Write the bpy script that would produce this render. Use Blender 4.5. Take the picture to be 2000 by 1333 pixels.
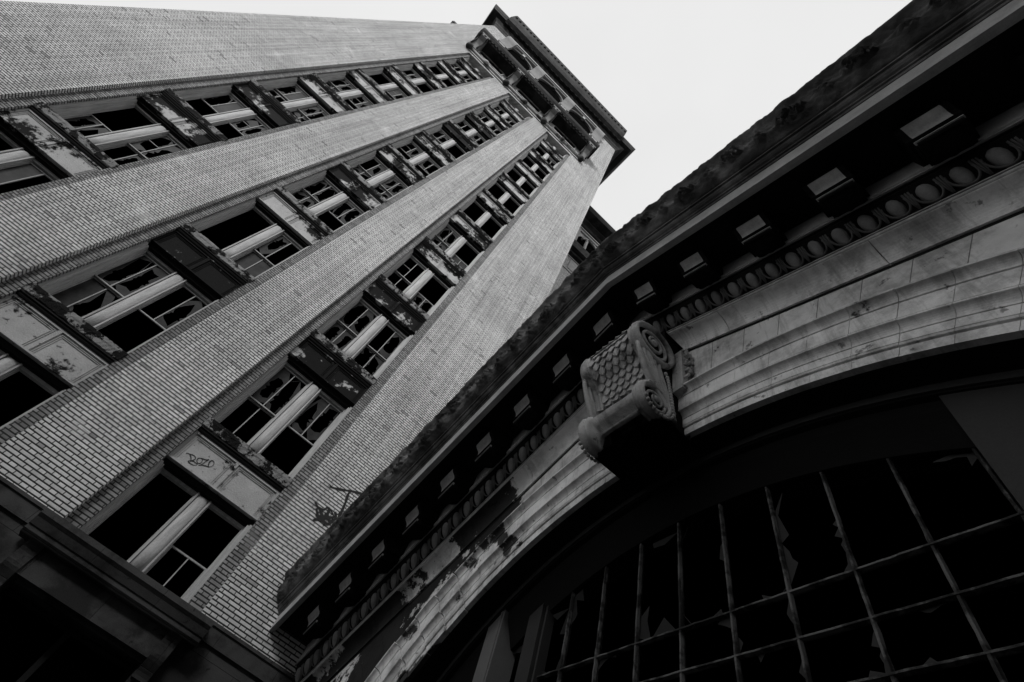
import bpy, bmesh, math, random
import numpy as np
from mathutils import Matrix, Vector, noise

random.seed(7)
for o in list(bpy.data.objects):
    bpy.data.objects.remove(o)
sc = bpy.context.scene
COL = sc.collection

# ------------------------------------------------------------------ camera
cam = bpy.data.cameras.new("camera")
camo = bpy.data.objects.new("camera", cam)
COL.objects.link(camo)
R = [[0.7327710287597335, -0.6322074786261433, 0.25171476591486597],
     [0.6588405226722245, 0.5666148068659534, -0.49485030698712124],
     [0.1702227514035405, 0.5284518564726897, 0.8317228205930002]]
right = Vector(R[0]); down = Vector(R[1]); fwd = Vector(R[2])
m = Matrix.Identity(4)
for i in range(3):
    m[i][0] = right[i]; m[i][1] = -down[i]; m[i][2] = -fwd[i]
camo.matrix_world = m
cam.sensor_width = 36.0
cam.lens = 36.0 * 1006.136 / 2000.0
cam.clip_start = 0.05
cam.clip_end = 2000.0
sc.camera = camo

# ------------------------------------------------------------------ world, sun, exposure
SUN_EL, SUN_AZ = math.radians(34), math.radians(220)   # azimuth clockwise from +Y
w = bpy.data.worlds.new("World"); sc.world = w; w.use_nodes = True
nt = w.node_tree; nt.nodes.clear()
sky = nt.nodes.new("ShaderNodeTexSky"); sky.sky_type = 'NISHITA'; sky.sun_disc = False
sky.sun_elevation = SUN_EL; sky.sun_rotation = SUN_AZ
sky.air_density = 1.0; sky.dust_density = 6.0; sky.ozone_density = 1.0
bw = nt.nodes.new("ShaderNodeRGBToBW")
# overcast deck: the grey of the clear sky is levelled towards one even cloud value
mix = nt.nodes.new("ShaderNodeMix"); mix.data_type = 'FLOAT'
mix.inputs[0].default_value = 0.93
cn = nt.nodes.new("ShaderNodeTexNoise"); cn.inputs['Scale'].default_value = 1.6; cn.inputs['Detail'].default_value = 5
cm = nt.nodes.new("ShaderNodeMapRange"); cm.inputs[1].default_value = 0.3; cm.inputs[2].default_value = 0.7
cm.inputs[3].default_value = 8.3; cm.inputs[4].default_value = 9.1
tcw = nt.nodes.new("ShaderNodeTexCoord"); nt.links.new(tcw.outputs['Generated'], cn.inputs['Vector'])
nt.links.new(cn.outputs[0], cm.inputs[0]); nt.links.new(cm.outputs[0], mix.inputs[3])
bg = nt.nodes.new("ShaderNodeBackground"); bg.inputs[1].default_value = 0.052
wo = nt.nodes.new("ShaderNodeOutputWorld")
nt.links.new(sky.outputs[0], bw.inputs[0]); nt.links.new(bw.outputs[0], mix.inputs[2])
nt.links.new(mix.outputs[0], bg.inputs[0]); nt.links.new(bg.outputs[0], wo.inputs[0])
sl = bpy.data.lights.new("sun", 'SUN'); sl.energy = 1.5; sl.angle = math.radians(22); sl.color = (1.0, 1.0, 1.0)
so = bpy.data.objects.new("sun", sl); COL.objects.link(so)
sd = Vector((math.sin(SUN_AZ) * math.cos(SUN_EL), math.cos(SUN_AZ) * math.cos(SUN_EL), math.sin(SUN_EL)))
so.rotation_euler = sd.to_track_quat('Z', 'Y').to_euler()
so.location = sd * 80
sc.view_settings.view_transform = 'Standard'
sc.view_settings.look = 'None'
sc.view_settings.exposure = 1.0
sc.view_settings.gamma = 1.0
sc.render.engine = 'CYCLES'
sc.cycles.max_bounces = 5
sc.cycles.diffuse_bounces = 3
sc.cycles.use_denoising = True
sc.cycles.denoiser = 'OPENIMAGEDENOISE'

# ------------------------------------------------------------------ node helpers
class N:
    def __init__(s, name):
        s.mat = bpy.data.materials.new(name); s.mat.use_nodes = True
        s.t = s.mat.node_tree; s.t.nodes.clear()
        s.out = s.t.nodes.new("ShaderNodeOutputMaterial")
        s.bsdf = s.t.nodes.new("ShaderNodeBsdfPrincipled")
        s.t.links.new(s.bsdf.outputs[0], s.out.inputs[0])
        tc = s.t.nodes.new("ShaderNodeTexCoord"); s.obj = tc.outputs['Object']
        sp = s.t.nodes.new("ShaderNodeSeparateXYZ"); s.t.links.new(s.obj, sp.inputs[0])
        s.x, s.y, s.z = sp.outputs
    def put(s, sock, v):
        if isinstance(v, (int, float)): sock.default_value = v
        elif isinstance(v, tuple): sock.default_value = v
        else: s.t.links.new(v, sock)
    def m(s, op, a, b=None, c=None):
        n = s.t.nodes.new("ShaderNodeMath"); n.operation = op
        s.put(n.inputs[0], a)
        if b is not None: s.put(n.inputs[1], b)
        if c is not None: s.put(n.inputs[2], c)
        return n.outputs[0]
    def step(s, v, lo, hi, a=0.0, b=1.0):
        n = s.t.nodes.new("ShaderNodeMapRange"); n.interpolation_type = 'SMOOTHSTEP'
        s.put(n.inputs[0], v); s.put(n.inputs[1], lo); s.put(n.inputs[2], hi); s.put(n.inputs[3], a); s.put(n.inputs[4], b)
        return n.outputs[0]
    def vec(s, a, b, c):
        n = s.t.nodes.new("ShaderNodeCombineXYZ")
        for i, v in enumerate((a, b, c)): s.put(n.inputs[i], v)
        return n.outputs[0]
    def noise(s, scale, detail=4, rough=0.6, vec=None, sx=1, sy=1, sz=1):
        v = vec
        if v is None:
            v = s.obj
            if (sx, sy, sz) != (1, 1, 1):
                v = s.vec(s.m('MULTIPLY', s.x, sx), s.m('MULTIPLY', s.y, sy), s.m('MULTIPLY', s.z, sz))
        n = s.t.nodes.new("ShaderNodeTexNoise"); n.inputs['Scale'].default_value = scale
        n.inputs['Detail'].default_value = detail; n.inputs['Roughness'].default_value = rough
        s.t.links.new(v, n.inputs['Vector'])
        return n.outputs[0]
    def white(s, v):
        n = s.t.nodes.new("ShaderNodeTexWhiteNoise"); n.noise_dimensions = '3D'; s.t.links.new(v, n.inputs[0])
        return n.outputs[0]
    def lerp(s, f, a, b):
        n = s.t.nodes.new("ShaderNodeMix"); n.data_type = 'FLOAT'
        s.put(n.inputs[0], f); s.put(n.inputs[2], a); s.put(n.inputs[3], b)
        return n.outputs[0]
    def attr(s, name):
        n = s.t.nodes.new("ShaderNodeAttribute"); n.attribute_type = 'OBJECT'; n.attribute_name = name
        return n.outputs['Fac']
    def finish(s, val, rough=0.85, bump=None, dist=0.01, strength=1.0, spec=0.3):
        s.t.links.new(s.vec(val, val, val), s.bsdf.inputs['Base Color']) if not isinstance(val, (int, float)) else s.put(s.bsdf.inputs['Base Color'], (val, val, val, 1))
        s.put(s.bsdf.inputs['Roughness'], rough)
        s.put(s.bsdf.inputs['Specular IOR Level'], spec)
        if bump is not None:
            b = s.t.nodes.new("ShaderNodeBump"); b.inputs['Distance'].default_value = dist
            b.inputs['Strength'].default_value = strength
            s.t.links.new(bump, b.inputs['Height']); s.t.links.new(b.outputs[0], s.bsdf.inputs['Normal'])
        return s.mat

def brick_mat(name, base, mortar=0.022, seed=0.0, spread=0.26):
    n = N(name)
    P, Hh, SF = 0.345, 0.0714, 0.665
    u = n.m('ADD', n.x, n.y)
    vr = n.m('DIVIDE', n.z, Hh)
    row = n.m('FLOOR', vr); fv = n.m('FRACT', vr)
    odd = n.m('MULTIPLY', n.m('PINGPONG', row, 1.0), 0.5)
    jit = n.m('MULTIPLY', n.white(n.vec(row, 3.3 + seed, 0.0)), 0.05)
    uu = n.m('ADD', n.m('ADD', n.m('DIVIDE', u, P), odd), jit)
    f = n.m('FRACT', uu); cell = n.m('FLOOR', uu)
    isH = n.m('GREATER_THAN', f, SF)
    d1 = n.m('MULTIPLY', n.m('MINIMUM', f, n.m('SUBTRACT', 1.0, f)), P)
    d2 = n.m('MULTIPLY', n.m('ABSOLUTE', n.m('SUBTRACT', f, SF)), P)
    wob = n.m('MULTIPLY', n.m('SUBTRACT', n.noise(30, 2), 0.5), 0.006)
    du = n.m('ADD', n.m('MINIMUM', d1, d2), wob)
    dv = n.m('ADD', n.m('MULTIPLY', n.m('MINIMUM', fv, n.m('SUBTRACT', 1.0, fv)), Hh), wob)
    mask = n.m('MULTIPLY', n.step(du, 0.004, 0.009), n.step(dv, 0.008, 0.0145))
    r = n.white(n.vec(n.m('ADD', n.m('MULTIPLY', cell, 2.0), isH), row, 1.7 + seed))
    r2 = n.white(n.vec(n.m('ADD', n.m('MULTIPLY', cell, 2.0), isH), row, 9.1 + seed))
    tone = n.m('MULTIPLY_ADD', r, spread * base, base * (1 - spread * 0.5))
    tone = n.m('MULTIPLY', tone, n.step(r2, 0.0, 0.03, 0.5, 1.0))          # a few burnt bricks
    soot = n.noise(0.35, 5, 0.65)
    tone = n.m('MULTIPLY', tone, n.step(soot, 0.3, 0.62, 0.86, 1.05))
    streak = n.noise(1.0, 5, 0.7, sx=2.6, sy=2.6, sz=0.16)
    tone = n.m('MULTIPLY', tone, n.step(streak, 0.34, 0.6, 0.80, 1.04))
    runs = n.noise(1.0, 6, 0.75, sx=5.0, sy=5.0, sz=0.07)
    tone = n.m('MULTIPLY', tone, n.step(runs, 0.36, 0.50, 0.86, 1.0))
    dash = n.noise(1.0, 3, 0.6, sx=1.2, sy=1.2, sz=9.0)                     # dark runs along a few courses
    tone = n.m('MULTIPLY', tone, n.step(dash, 0.28, 0.4, 0.55, 1.0))
    wash = n.noise(0.9, 3, 0.6)                                             # mortar smeared over the joints in places
    mort = n.m('ADD', mortar, n.step(wash, 0.60, 0.72, 0.0, base * 0.45))
    grain = n.m('MULTIPLY_ADD', n.noise(90, 3, 0.7), 0.5, 0.75)
    val = n.m('MULTIPLY', n.lerp(mask, mort, tone), grain)
    h = n.m('ADD', mask, n.m('MULTIPLY', n.noise(60, 3), 0.25))
    return n.finish(val, 0.88, h, 0.012, 0.9)

def stone_mat(name, base, dark=0.04, lo=0.40, hi=0.50, scale=0.7, joints=None, spots=True, rough=0.8, attr=None, biasy=None, grainy=0.5, bump=0.006, fine=22, sx=1, sy=1, sz=1, crisp=0.18, spec=0.25, grime=False):
    """painted or carved stone with hard-edged soot crusts; dark where noise is under the threshold"""
    n = N(name)
    s = n.noise(scale, 7, 0.62, sx=sx, sy=sy, sz=sz)
    s = n.m('ADD', s, n.m('MULTIPLY', n.m('SUBTRACT', n.noise(fine * 0.25, 6, 0.75), 0.5), crisp))
    if attr:
        s = n.m('SUBTRACT', s, n.m('MULTIPLY', n.m('SUBTRACT', n.attr(attr), 0.5), 0.62))
    if biasy:
        s = n.m('SUBTRACT', s, n.step(n.y, biasy[0], biasy[1], 0.0, biasy[2]))
    mask = n.step(s, lo, hi)
    tone = n.m('MULTIPLY', base, n.m('MULTIPLY_ADD', n.noise(2.2, 5, 0.65), 0.8, 0.6))
    val = n.lerp(mask, dark, tone)
    if grime:
        val = n.m('MULTIPLY', val, n.step(n.noise(1.7, 8, 0.72), 0.36, 0.58, 0.58, 1.08))
        val = n.m('MULTIPLY', val, n.step(n.noise(1.0, 6, 0.7, sy=9.0, sz=0.8), 0.34, 0.5, 0.72, 1.0))
    if spots:
        val = n.m('MULTIPLY', val, n.step(n.noise(7.0, 4, 0.6), 0.30, 0.37, 0.35, 1.0))
    val = n.m('MULTIPLY', val, n.m('MULTIPLY_ADD', n.noise(110, 3, 0.75), grainy * 2, 1 - grainy))
    h = n.m('ADD', n.m('MULTIPLY', n.noise(fine, 5, 0.7), 1.0), n.m('MULTIPLY', mask, 0.3))
    if joints:
        au, jw, jh = joints
        src = {'x': n.x, 'y': n.y, 'a': n.m('MULTIPLY', n.m('ARCTAN2', n.m('ADD', n.z, 1.16), n.m('SUBTRACT', n.y, 2.60)), 6.5)}[au]
        if au == 'a': rowsrc = n.m('MULTIPLY', n.z, 0.0)
        else: rowsrc = n.z
        rv = n.m('DIVIDE', n.m('ADD', rowsrc, 0.5 * jh if au == 'a' else 0.0), jh); row = n.m('FLOOR', rv)
        uu = n.m('ADD', n.m('DIVIDE', src, jw), n.m('MULTIPLY', row, 0.5))
        fu, fz = n.m('FRACT', uu), n.m('FRACT', rv)
        a = n.m('MULTIPLY', n.m('MINIMUM', fu, n.m('SUBTRACT', 1.0, fu)), jw)
        b = n.m('MULTIPLY', n.m('MINIMUM', fz, n.m('SUBTRACT', 1.0, fz)), jh)
        jm = n.m('MULTIPLY', n.step(a, 0.002, 0.006), n.step(b, 0.002, 0.006))
        blk = n.white(n.vec(n.m('FLOOR', uu), row, 2.0))
        val = n.m('MULTIPLY', val, n.m('MULTIPLY_ADD', blk, 0.12, 0.9))
        val = n.m('MULTIPLY', val, n.m('MULTIPLY_ADD', jm, 0.6, 0.4))
        h = n.m('ADD', h, n.m('MULTIPLY', jm, 1.0))
    return n.finish(val, rough, h, bump, 0.8, spec)

def plain_mat(name, v, rough=0.8, spec=0.3, var=0.5, scale=6, bump=0.004, sz=1):
    n = N(name)
    val = n.m('MULTIPLY', v, n.m('MULTIPLY_ADD', n.noise(scale, 6, 0.7, sz=sz) , var * 2, 1 - var))
    val = n.m('MULTIPLY', val, n.m('MULTIPLY_ADD', n.noise(90, 3, 0.7), 0.6, 0.7))
    return n.finish(val, rough, n.noise(30, 4), bump, 0.7, spec)

M = {}
M['brick'] = brick_mat("pale_roman_brick", 0.68)
M['brick_strip'] = brick_mat("dark_roman_brick", 0.27, seed=4.0, spread=0.6)  # same bond in a darker, more varied tone
M['base_stone'] = stone_mat("sooty_base_stone", 0.06, 0.02, 0.42, 0.56, 0.8, joints=('x', 1.1, 0.5))
M['spandrel'] = stone_mat("flaking_spandrel_paint", 0.42, 0.009, 0.43, 0.50, 1.1, attr='soot', fine=34, bump=0.012, crisp=0.42, spec=0.1)
M['sill'] = stone_mat("flaking_sill_paint", 0.28, 0.010, 0.48, 0.53, 3.0, fine=60, bump=0.03, crisp=0.5, spec=0.1)
M['iron'] = plain_mat("black_iron", 0.012, 0.8, 0.15)
M['wood'] = plain_mat("weathered_cream_wood", 0.46, 0.8, 0.2, 0.75, 14, 0.01, 0.12)
M['jamb'] = plain_mat("dirty_cream_jamb", 0.42, 0.8, 0.2, 0.7, 12, 0.01, 0.12)
M['cap'] = plain_mat("worn_capital_stone", 0.22, 0.8, 0.3, 0.5, 2)
M['bars'] = plain_mat("pale_sash_bars", 0.36, 0.7)
M['void'] = plain_mat("dark_interior", 0.004, 0.95, 0.0, 0.3)
M['trim_dark'] = stone_mat("blackened_terracotta", 0.035, 0.012, 0.42, 0.58, 0.9, fine=16, bump=0.02)
M['trim_pale'] = stone_mat("worn_pale_terracotta", 0.40, 0.06, 0.40, 0.5, 1.4, fine=16, bump=0.02)
M['frieze'] = stone_mat("painted_frieze_stone", 0.72, 0.022, 0.31, 0.325, 0.55, joints=('a', 6.5 * math.pi / 50, 3.0), biasy=(3.9, 5.6, 0.23), fine=26, grainy=0.12, grime=True)
M['arch'] = stone_mat("painted_arch_stone", 0.76, 0.05, 0.32, 0.35, 0.75, biasy=(4.3, 5.6, 0.15), fine=26, grainy=0.12, grime=True)
M['cove'] = stone_mat("painted_cove_stone", 0.70, 0.03, 0.34, 0.36, 0.5, biasy=(3.9, 5.2, 0.19), fine=26, grainy=0.12, grime=True)
M['corona'] = plain_mat("grey_corona_stone", 0.36, 0.8, 0.3, 0.6, 4)
M['egg'] = plain_mat("grimy_carved_stone", 0.19, 0.75, 0.3, 0.7, 7)
M['leaf'] = stone_mat("soot_black_leaf_carving", 0.17, 0.05, 0.42, 0.6, 1.2, fine=24, bump=0.008, spots=False, grainy=0.15)
M['mod'] = plain_mat("sooty_shaded_stone", 0.008, 0.9, 0.05, 0.5, 6)  # near-black: shade of sides and undersides put into the colour, over soot
M['mod_front'] = plain_mat("lit_bracket_stone", 0.38, 0.8, 0.3, 0.7, 9, 0.01, 0.3)  # paler than the bracket body: light on the fronts put into the colour
M['soffit'] = plain_mat("shade_black_soffit", 0.007, 0.9, 0.2, 0.5, 3)  # underside shade put into the colour as near-black
M['bed'] = plain_mat("grimy_bed_stone", 0.42, 0.8, 0.3, 0.5, 4)
M['dart'] = plain_mat("dirty_fluted_stone", 0.085, 0.8, 0.3, 0.5, 6)
M['key'] = stone_mat("carved_keystone", 0.50, 0.10, 0.34, 0.46, 2.0, fine=44, bump=0.012, crisp=0.04, spots=True, grainy=0.22, grime=True)
M['steel'] = stone_mat("rusty_window_steel", 0.14, 0.025, 0.42, 0.56, 6.0, fine=40, bump=0.01)
M['pier'] = plain_mat("grey_window_pier", 0.13, 0.8, 0.3, 0.3, 2)
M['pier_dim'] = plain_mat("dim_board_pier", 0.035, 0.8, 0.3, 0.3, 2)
M['paint'] = plain_mat("black_spray_paint", 0.012, 0.6, 0.3, 0.2)
M['roof'] = plain_mat("dark_roof_sheet", 0.03, 0.7)
M['asphalt'] = plain_mat("dark_asphalt", 0.035, 0.9, 0.3, 0.5, 1.5)
def glass_mat():
    n = N("dusty_broken_glass")
    v = n.m('MULTIPLY_ADD', n.noise(3.0, 4, 0.6), 0.075, -0.012)
    return n.finish(v, 0.6, None, spec=0.15)
M['glass'] = glass_mat()
def glass2_mat():
    n = N("dim_broken_glass")
    v = n.m('MULTIPLY_ADD', n.noise(3.0, 4, 0.6), 0.018, 0.0)
    return n.finish(v, 0.6, None, spec=0.3)
M['glass_dim'] = glass2_mat()

# ------------------------------------------------------------------ mesh helpers
class MB:
    def __init__(s): s.v = []; s.f = []; s.smooth = []
    def add(s, verts, faces, smooth=False):
        k = len(s.v); s.v += [tuple(map(float, p)) for p in verts]
        for f in faces: s.f.append([i + k for i in f]); s.smooth.append(smooth)
    def box(s, x0, x1, y0, y1, z0, z1):
        v = [(x, y, z) for z in (z0, z1) for y in (y0, y1) for x in (x0, x1)]
        s.add(v, [(0, 2, 3, 1), (4, 5, 7, 6), (0, 1, 5, 4), (2, 6, 7, 3), (0, 4, 6, 2), (1, 3, 7, 5)])
    def loft(s, rings, closed=False, caps=True, smooth=False, wrap=False):
        n = len(rings[0]); k = len(s.v)
        for r in rings: s.v += [tuple(map(float, p)) for p in r]
        m = len(rings)
        for i in range(m if wrap else m - 1):
            a, b = k + i * n, k + ((i + 1) % m) * n
            for j in range(n if closed else n - 1):
                j2 = (j + 1) % n
                s.f.append([a + j, a + j2, b + j2, b + j]); s.smooth.append(smooth)
        if caps and closed and not wrap:
            s.f.append([k + j for j in range(n)][::-1]); s.smooth.append(False)
            s.f.append([k + (m - 1) * n + j for j in range(n)]); s.smooth.append(False)
    def tube(s, pts, rad, seg=8, smooth=True, up=None):
        P = [Vector(p) for p in pts]; rings = []
        ref = Vector(up) if up else Vector((0.13, 0.2, 0.97))
        for i, p in enumerate(P):
            t = (P[min(i + 1, len(P) - 1)] - P[max(i - 1, 0)])
            if t.length < 1e-9: t = Vector((0, 0, 1))
            t.normalize(); a = t.cross(ref)
            if a.length < 1e-3: a = t.cross(Vector((1, 0, 0)))
            a.normalize(); b = t.cross(a)
            r = rad[i] if isinstance(rad, (list, tuple)) else rad
            rings.append([p + (a * math.cos(q) + b * math.sin(q)) * r for q in [2 * math.pi * j / seg for j in range(seg)]])
        s.loft(rings, closed=True, smooth=smooth)
    def ball(s, c, rx, ry, rz, nu=12, nv=8, mat=None):
        rings = []
        for i in range(nv + 1):
            th = math.pi * i / nv
            ring = [Vector((rx * math.sin(th) * math.cos(2 * math.pi * j / nu), ry * math.sin(th) * math.sin(2 * math.pi * j / nu), rz * math.cos(th))) for j in range(nu)]
            if mat: ring = [mat @ p for p in ring]
            rings.append([Vector(c) + p for p in ring])
        s.loft(rings, closed=True, smooth=True)
    def build(s, name, mat, parent=None, **props):
        me = bpy.data.meshes.new(name)
        me.from_pydata(s.v, [], s.f)
        me.polygons.foreach_set('use_smooth', s.smooth)
        bm = bmesh.new(); bm.from_mesh(me); bmesh.ops.recalc_face_normals(bm, faces=bm.faces); bm.to_mesh(me); bm.free()
        me.materials.append(M[mat]); me.update()
        o = bpy.data.objects.new(name, me); COL.objects.link(o)
        if parent:
            o.parent = parent
            b = Vector((0, 0, 0)); q = parent
            while q: b += q.location; q = q.parent
            o.location = -b
        for k, v in props.items(): o[k] = v
        return o

def thing(name, label, cat, loc, group=None):
    o = bpy.data.objects.new(name, None); COL.objects.link(o); o.location = loc
    o.empty_display_size = 0.3
    o['label'] = label; o['category'] = cat
    if group: o['group'] = group
    return o

GZ = -1.6
# ------------------------------------------------------------------ ground
g = MB(); g.box(-400, 400, -400, 400, GZ - 0.2, GZ)
g.build('ground', 'asphalt', kind='structure')

# unseen block added behind the camera to keep the low sky off the lower storeys
opp = thing('added_shade_block', 'long plain brick block added out of view to shade the lower storeys', 'building', (0, -20, GZ))
b = MB(); b.box(-48, 44, -34, -20, GZ, 31.0); b.build('wall', 'brick_strip', opp)
b = MB()
for i in range(23):
    for j in range(7): b.box(-46 + i * 4, -44.2 + i * 4, -20.0, -19.97, 1.0 + j * 4, 3.3 + j * 4)
b.build('window_rows', 'void', opp, kind='stuff')
b = MB(); b.box(-48.5, 44.5, -34.5, -19.4, 31.001, 31.8); b.build('cornice', 'trim_dark', opp)

# ================================================================== THE TOWER
tower = thing('office_tower', 'tall pale brick tower with three columns of broken windows and a black cornice', 'tower', (-4.45, 10.0, GZ))
T0, T1 = -12.7, 3.8
CX = [-8.6, -4.6, -0.64]
YB = 16.7
ZB0 = 3.45            # stone base top
WT = 41.25            # top of the window columns
ZT = 57.2
def SB(n): return 1.557 + 3.692 * n
def ST(n): return 2.60 + 3.692 * n
HO, HI = 1.26, 1.01
piers = MB()
edges = [T0] + [e for c in CX for e in (c - HO, c + HO)] + [T1]
for i in range(0, len(edges), 2):
    piers.box(edges[i], edges[i + 1], 10.0, 10.62, ZB0, WT)
piers.box(T0, T1, 10.0, 10.62, WT, 52.4)
piers.box(T0, -10.75, 10.0, 10.62, 52.4, ZT); piers.box(1.9, T1, 10.0, 10.62, 52.4, ZT)
piers.box(T0, T0 + 0.6, 10.62, YB, ZB0, ZT)
piers.box(T1 - 0.6, T1, 10.62, YB, ZB0, ZT)
piers.build('brick_wall', 'brick', tower)
strips = MB()
for c in CX:
    for s in (-1, 1):
        a, b = sorted((c + s * HI, c + s * HO))
        strips.box(a, b, 10.12, 10.60, ZB0, WT)
        # toothed ends of the flush courses along the strip
strips.build('brick_margin', 'brick_strip', tower)
# dark rooms: slabs and back wall
room = MB()
room.box(T0 + 0.6, T1 - 0.6, 14.0, 14.3, ZB0, ZT)
for nn in range(0, 12):
    z = SB(nn) + 0.45
    room.box(T0 + 0.6, T1 - 0.6, 10.62, 14.0, z, z + 0.3)
room.box(T0 + 0.6, T1 - 0.6, 10.62, 14.0, 41.6, 42.0)
room.build('interior', 'void', tower)

# ---- stone base
base = MB()
ops = [(c - 1.05, c + 1.05) for c in CX]
xs = T0
for a, b in ops:
    base.box(xs, a, 10.0, 10.62, GZ, 3.16); xs = b
base.box(xs, T1, 10.0, 10.62, GZ, 3.16)
for a, b in ops:
    base.box(a, b, 10.0, 10.62, 2.55, 3.16); base.box(a, b, 10.0, 10.62, GZ, -0.6)
base.build('stone_base', 'base_stone', tower)
bc = MB()
bc.box(T0, T1, 9.955, 10.62, 3.16, 3.40)
bc.box(T0, T1, 9.93, 10.0, 3.40, ZB0)
bc.build('belt_course', 'base_stone', tower)
rb = MB(); rb.box(T0 + .6, T1 - .6, 11.6, 11.8, GZ, 3.1); rb.box(T0 + .6, T1 - .6, 10.62, 11.8, 2.9, 3.1)
rb.build('ground_room', 'void', tower)

def hood(c):
    h = MB()
    x0, x1 = c - 1.45, c + 1.50
    prof = [(9.95, 2.98), (9.74, 2.98), (9.70, 3.03), (9.70, 3.09), (9.68, 3.10), (9.64, 3.20), (9.60, 3.25), (9.60, 3.33), (9.955, 3.36)]
    h.loft([[(x, y, z) for y, z in prof] for x in (x0, x1)], closed=True)
    h.box(x0 + 0.25, x1 - 0.25, 9.86, 10.0, 2.60, 2.98)
    o = h.build('window_hood', 'base_stone', tower)
    for bx in (c - 1.17, c + 1.17):
        b = MB()
        pr = []
        for t in np.linspace(0, 1, 14):
            yy = 9.72 + 0.20 * t ** 0.6 + 0.03 * math.sin(t * 9)
            pr.append((yy, 2.98 - 0.62 * t))
        pr += [(10.0, 2.36), (10.0, 2.98)]
        b.loft([[(x, y, z) for y, z in pr] for x in (bx - 0.11, bx + 0.11)], closed=True)
        b.build('bracket', 'base_stone', o)
    f = MB()
    for x in (c - 1.02, c, c + 1.02): f.box(x - 0.04, x + 0.04, 10.3, 10.38, -0.6, 2.55)
    for z in (-0.55, 0.5, 1.6, 2.5): f.box(c - 1.02, c + 1.02, 10.31, 10.37, z - 0.03, z + 0.03)
    f.build('base_window_frame', 'iron', tower)
for c in CX: hood(c)

# ---- spandrels and windows
soot = {(2, 1): .12, (2, 2): .92, (2, 3): .83, (2, 4): .78, (2, 5): .70, (2, 6): .52, (2, 7): .40, (2, 8): .35, (2, 9): .6, (2, 10): .55,
        (1, 1): .22, (1, 2): .97, (1, 3): .45, (1, 4): .75, (1, 5): .66, (1, 6): .50, (1, 7): .85, (1, 8): .8, (1, 9): .6, (1, 10): .5,
        (0, 1): .5, (0, 2): .47, (0, 3): .78, (0, 4): .95, (0, 5): .5, (0, 6): .45, (0, 7): .6, (0, 8): .7, (0, 9): .8, (0, 10): .7}
def spandrel(ci, n):
    c = CX[ci]; zb, zt = SB(n), ST(n)
    p = MB(); x0, x1 = c - HI + 0.005, c + HI - 0.005
    pt = zt - 0.33
    p.box(x0, x1, 10.22, 10.42, zb, pt)
    # raised rim, centre rib and thin inner mouldings
    p.box(x0, x1, 10.19, 10.22, zb, zb + 0.035)
    p.box(x0, x1, 10.19, 10.22, pt - 0.05, pt)
    for a, b in ((x0, x0 + 0.05), (x1 - 0.05, x1), (c - 0.035, c + 0.035)):
        p.box(a, b, 10.192, 10.22, zb + 0.035, pt - 0.05)
    for a, b in ((x0 + 0.05, c - 0.035), (c + 0.035, x1 - 0.05)):
        for q in (0.035, 0.07):
            p.box(a + q, b - q, 10.206, 10.2201, pt - 0.05 - q - 0.012, pt - 0.05 - q)
            p.box(a + q, a + q + 0.012, 10.206, 10.2202, zb + 0.035, pt - 0.05 - q - 0.012)
            p.box(b - q - 0.012, b - q, 10.206, 10.2202, zb + 0.035, pt - 0.05 - q - 0.012)
    o = p.build('spandrel_panel', 'spandrel', tower, soot=0.5 + (soot[(ci, n)] - 0.5) * 0.43)
    # shadow gap and head under the panel
    h = MB()
    h.box(x0, x1, 10.30, 10.44, zb - 0.10, zb)
    h.box(x0, x1, 10.36, 10.40, zb - 0.13, zb - 0.10)
    h.build('window_head', 'iron', o)
    lips = MB()
    prof = [(10.22, pt + 0.001), (10.17, pt + 0.001), (10.15, pt + 0.03), (10.15, pt + 0.06), (10.12, pt + 0.07), (10.12, pt + 0.10)]
    lips.loft([[(x, y, z) for y, z in prof + [(10.3, pt + 0.10)]] for x in (x0, x1)], closed=True)
    lips.build('cornice_lip', 'iron', o)
    s = MB()
    rnd = random.Random(ci * 31 + n)
    rings = []
    for k in range(41):
        x = x0 - 0.02 + (x1 - x0 + 0.04) * k / 40
        j = lambda a: rnd.uniform(-a, a)
        rings.append([(x, 10.115 + j(.006), pt + 0.105), (x, 10.10 + j(.008), pt + 0.12 + j(.005)), (x, 10.09 + j(.008), pt + 0.22 + j(.006)),
                      (x, 10.08, pt + 0.25), (x, 10.08 + j(.006), zt - 0.005 + j(.004)), (x, 10.3, zt), (x, 10.3, pt + 0.105)])
    s.loft(rings, closed=True)
    s.build('sill', 'sill', o)
    g = MB(); g.box(x0, x1, 10.3, 10.46, zt - 0.2, zt + 0.06); g.box(x0, x1, 10.24, 10.3, zt, zt + 0.03)
    g.build('sub_sill', 'iron', o)
    return o

def jag(poly_r, x0, x1, z0, z1, rnd, size):
    """broken pane: frame rectangle minus a jagged hole; returns quads strip"""
    cx, cz = x0 + (x1 - x0) * rnd.uniform(.3, .7), z0 + (z1 - z0) * rnd.uniform(.3, .7)
    K = 22; inner, outer = [], []
    for k in range(K):
        a = 2 * math.pi * (k + 0.5) / K
        dx, dz = math.cos(a), math.sin(a)
        tx = ((x1 if dx > 0 else x0) - cx) / dx if abs(dx) > 1e-6 else 1e9
        tz = ((z1 if dz > 0 else z0) - cz) / dz if abs(dz) > 1e-6 else 1e9
        t = min(tx, tz)
        q = min(0.985, max(0.15, size * rnd.uniform(0.65, 1.25)))
        inner.append((cx + dx * t * q, cz + dz * t * q)); outer.append((cx + dx * t, cz + dz * t))
    return inner, outer

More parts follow.
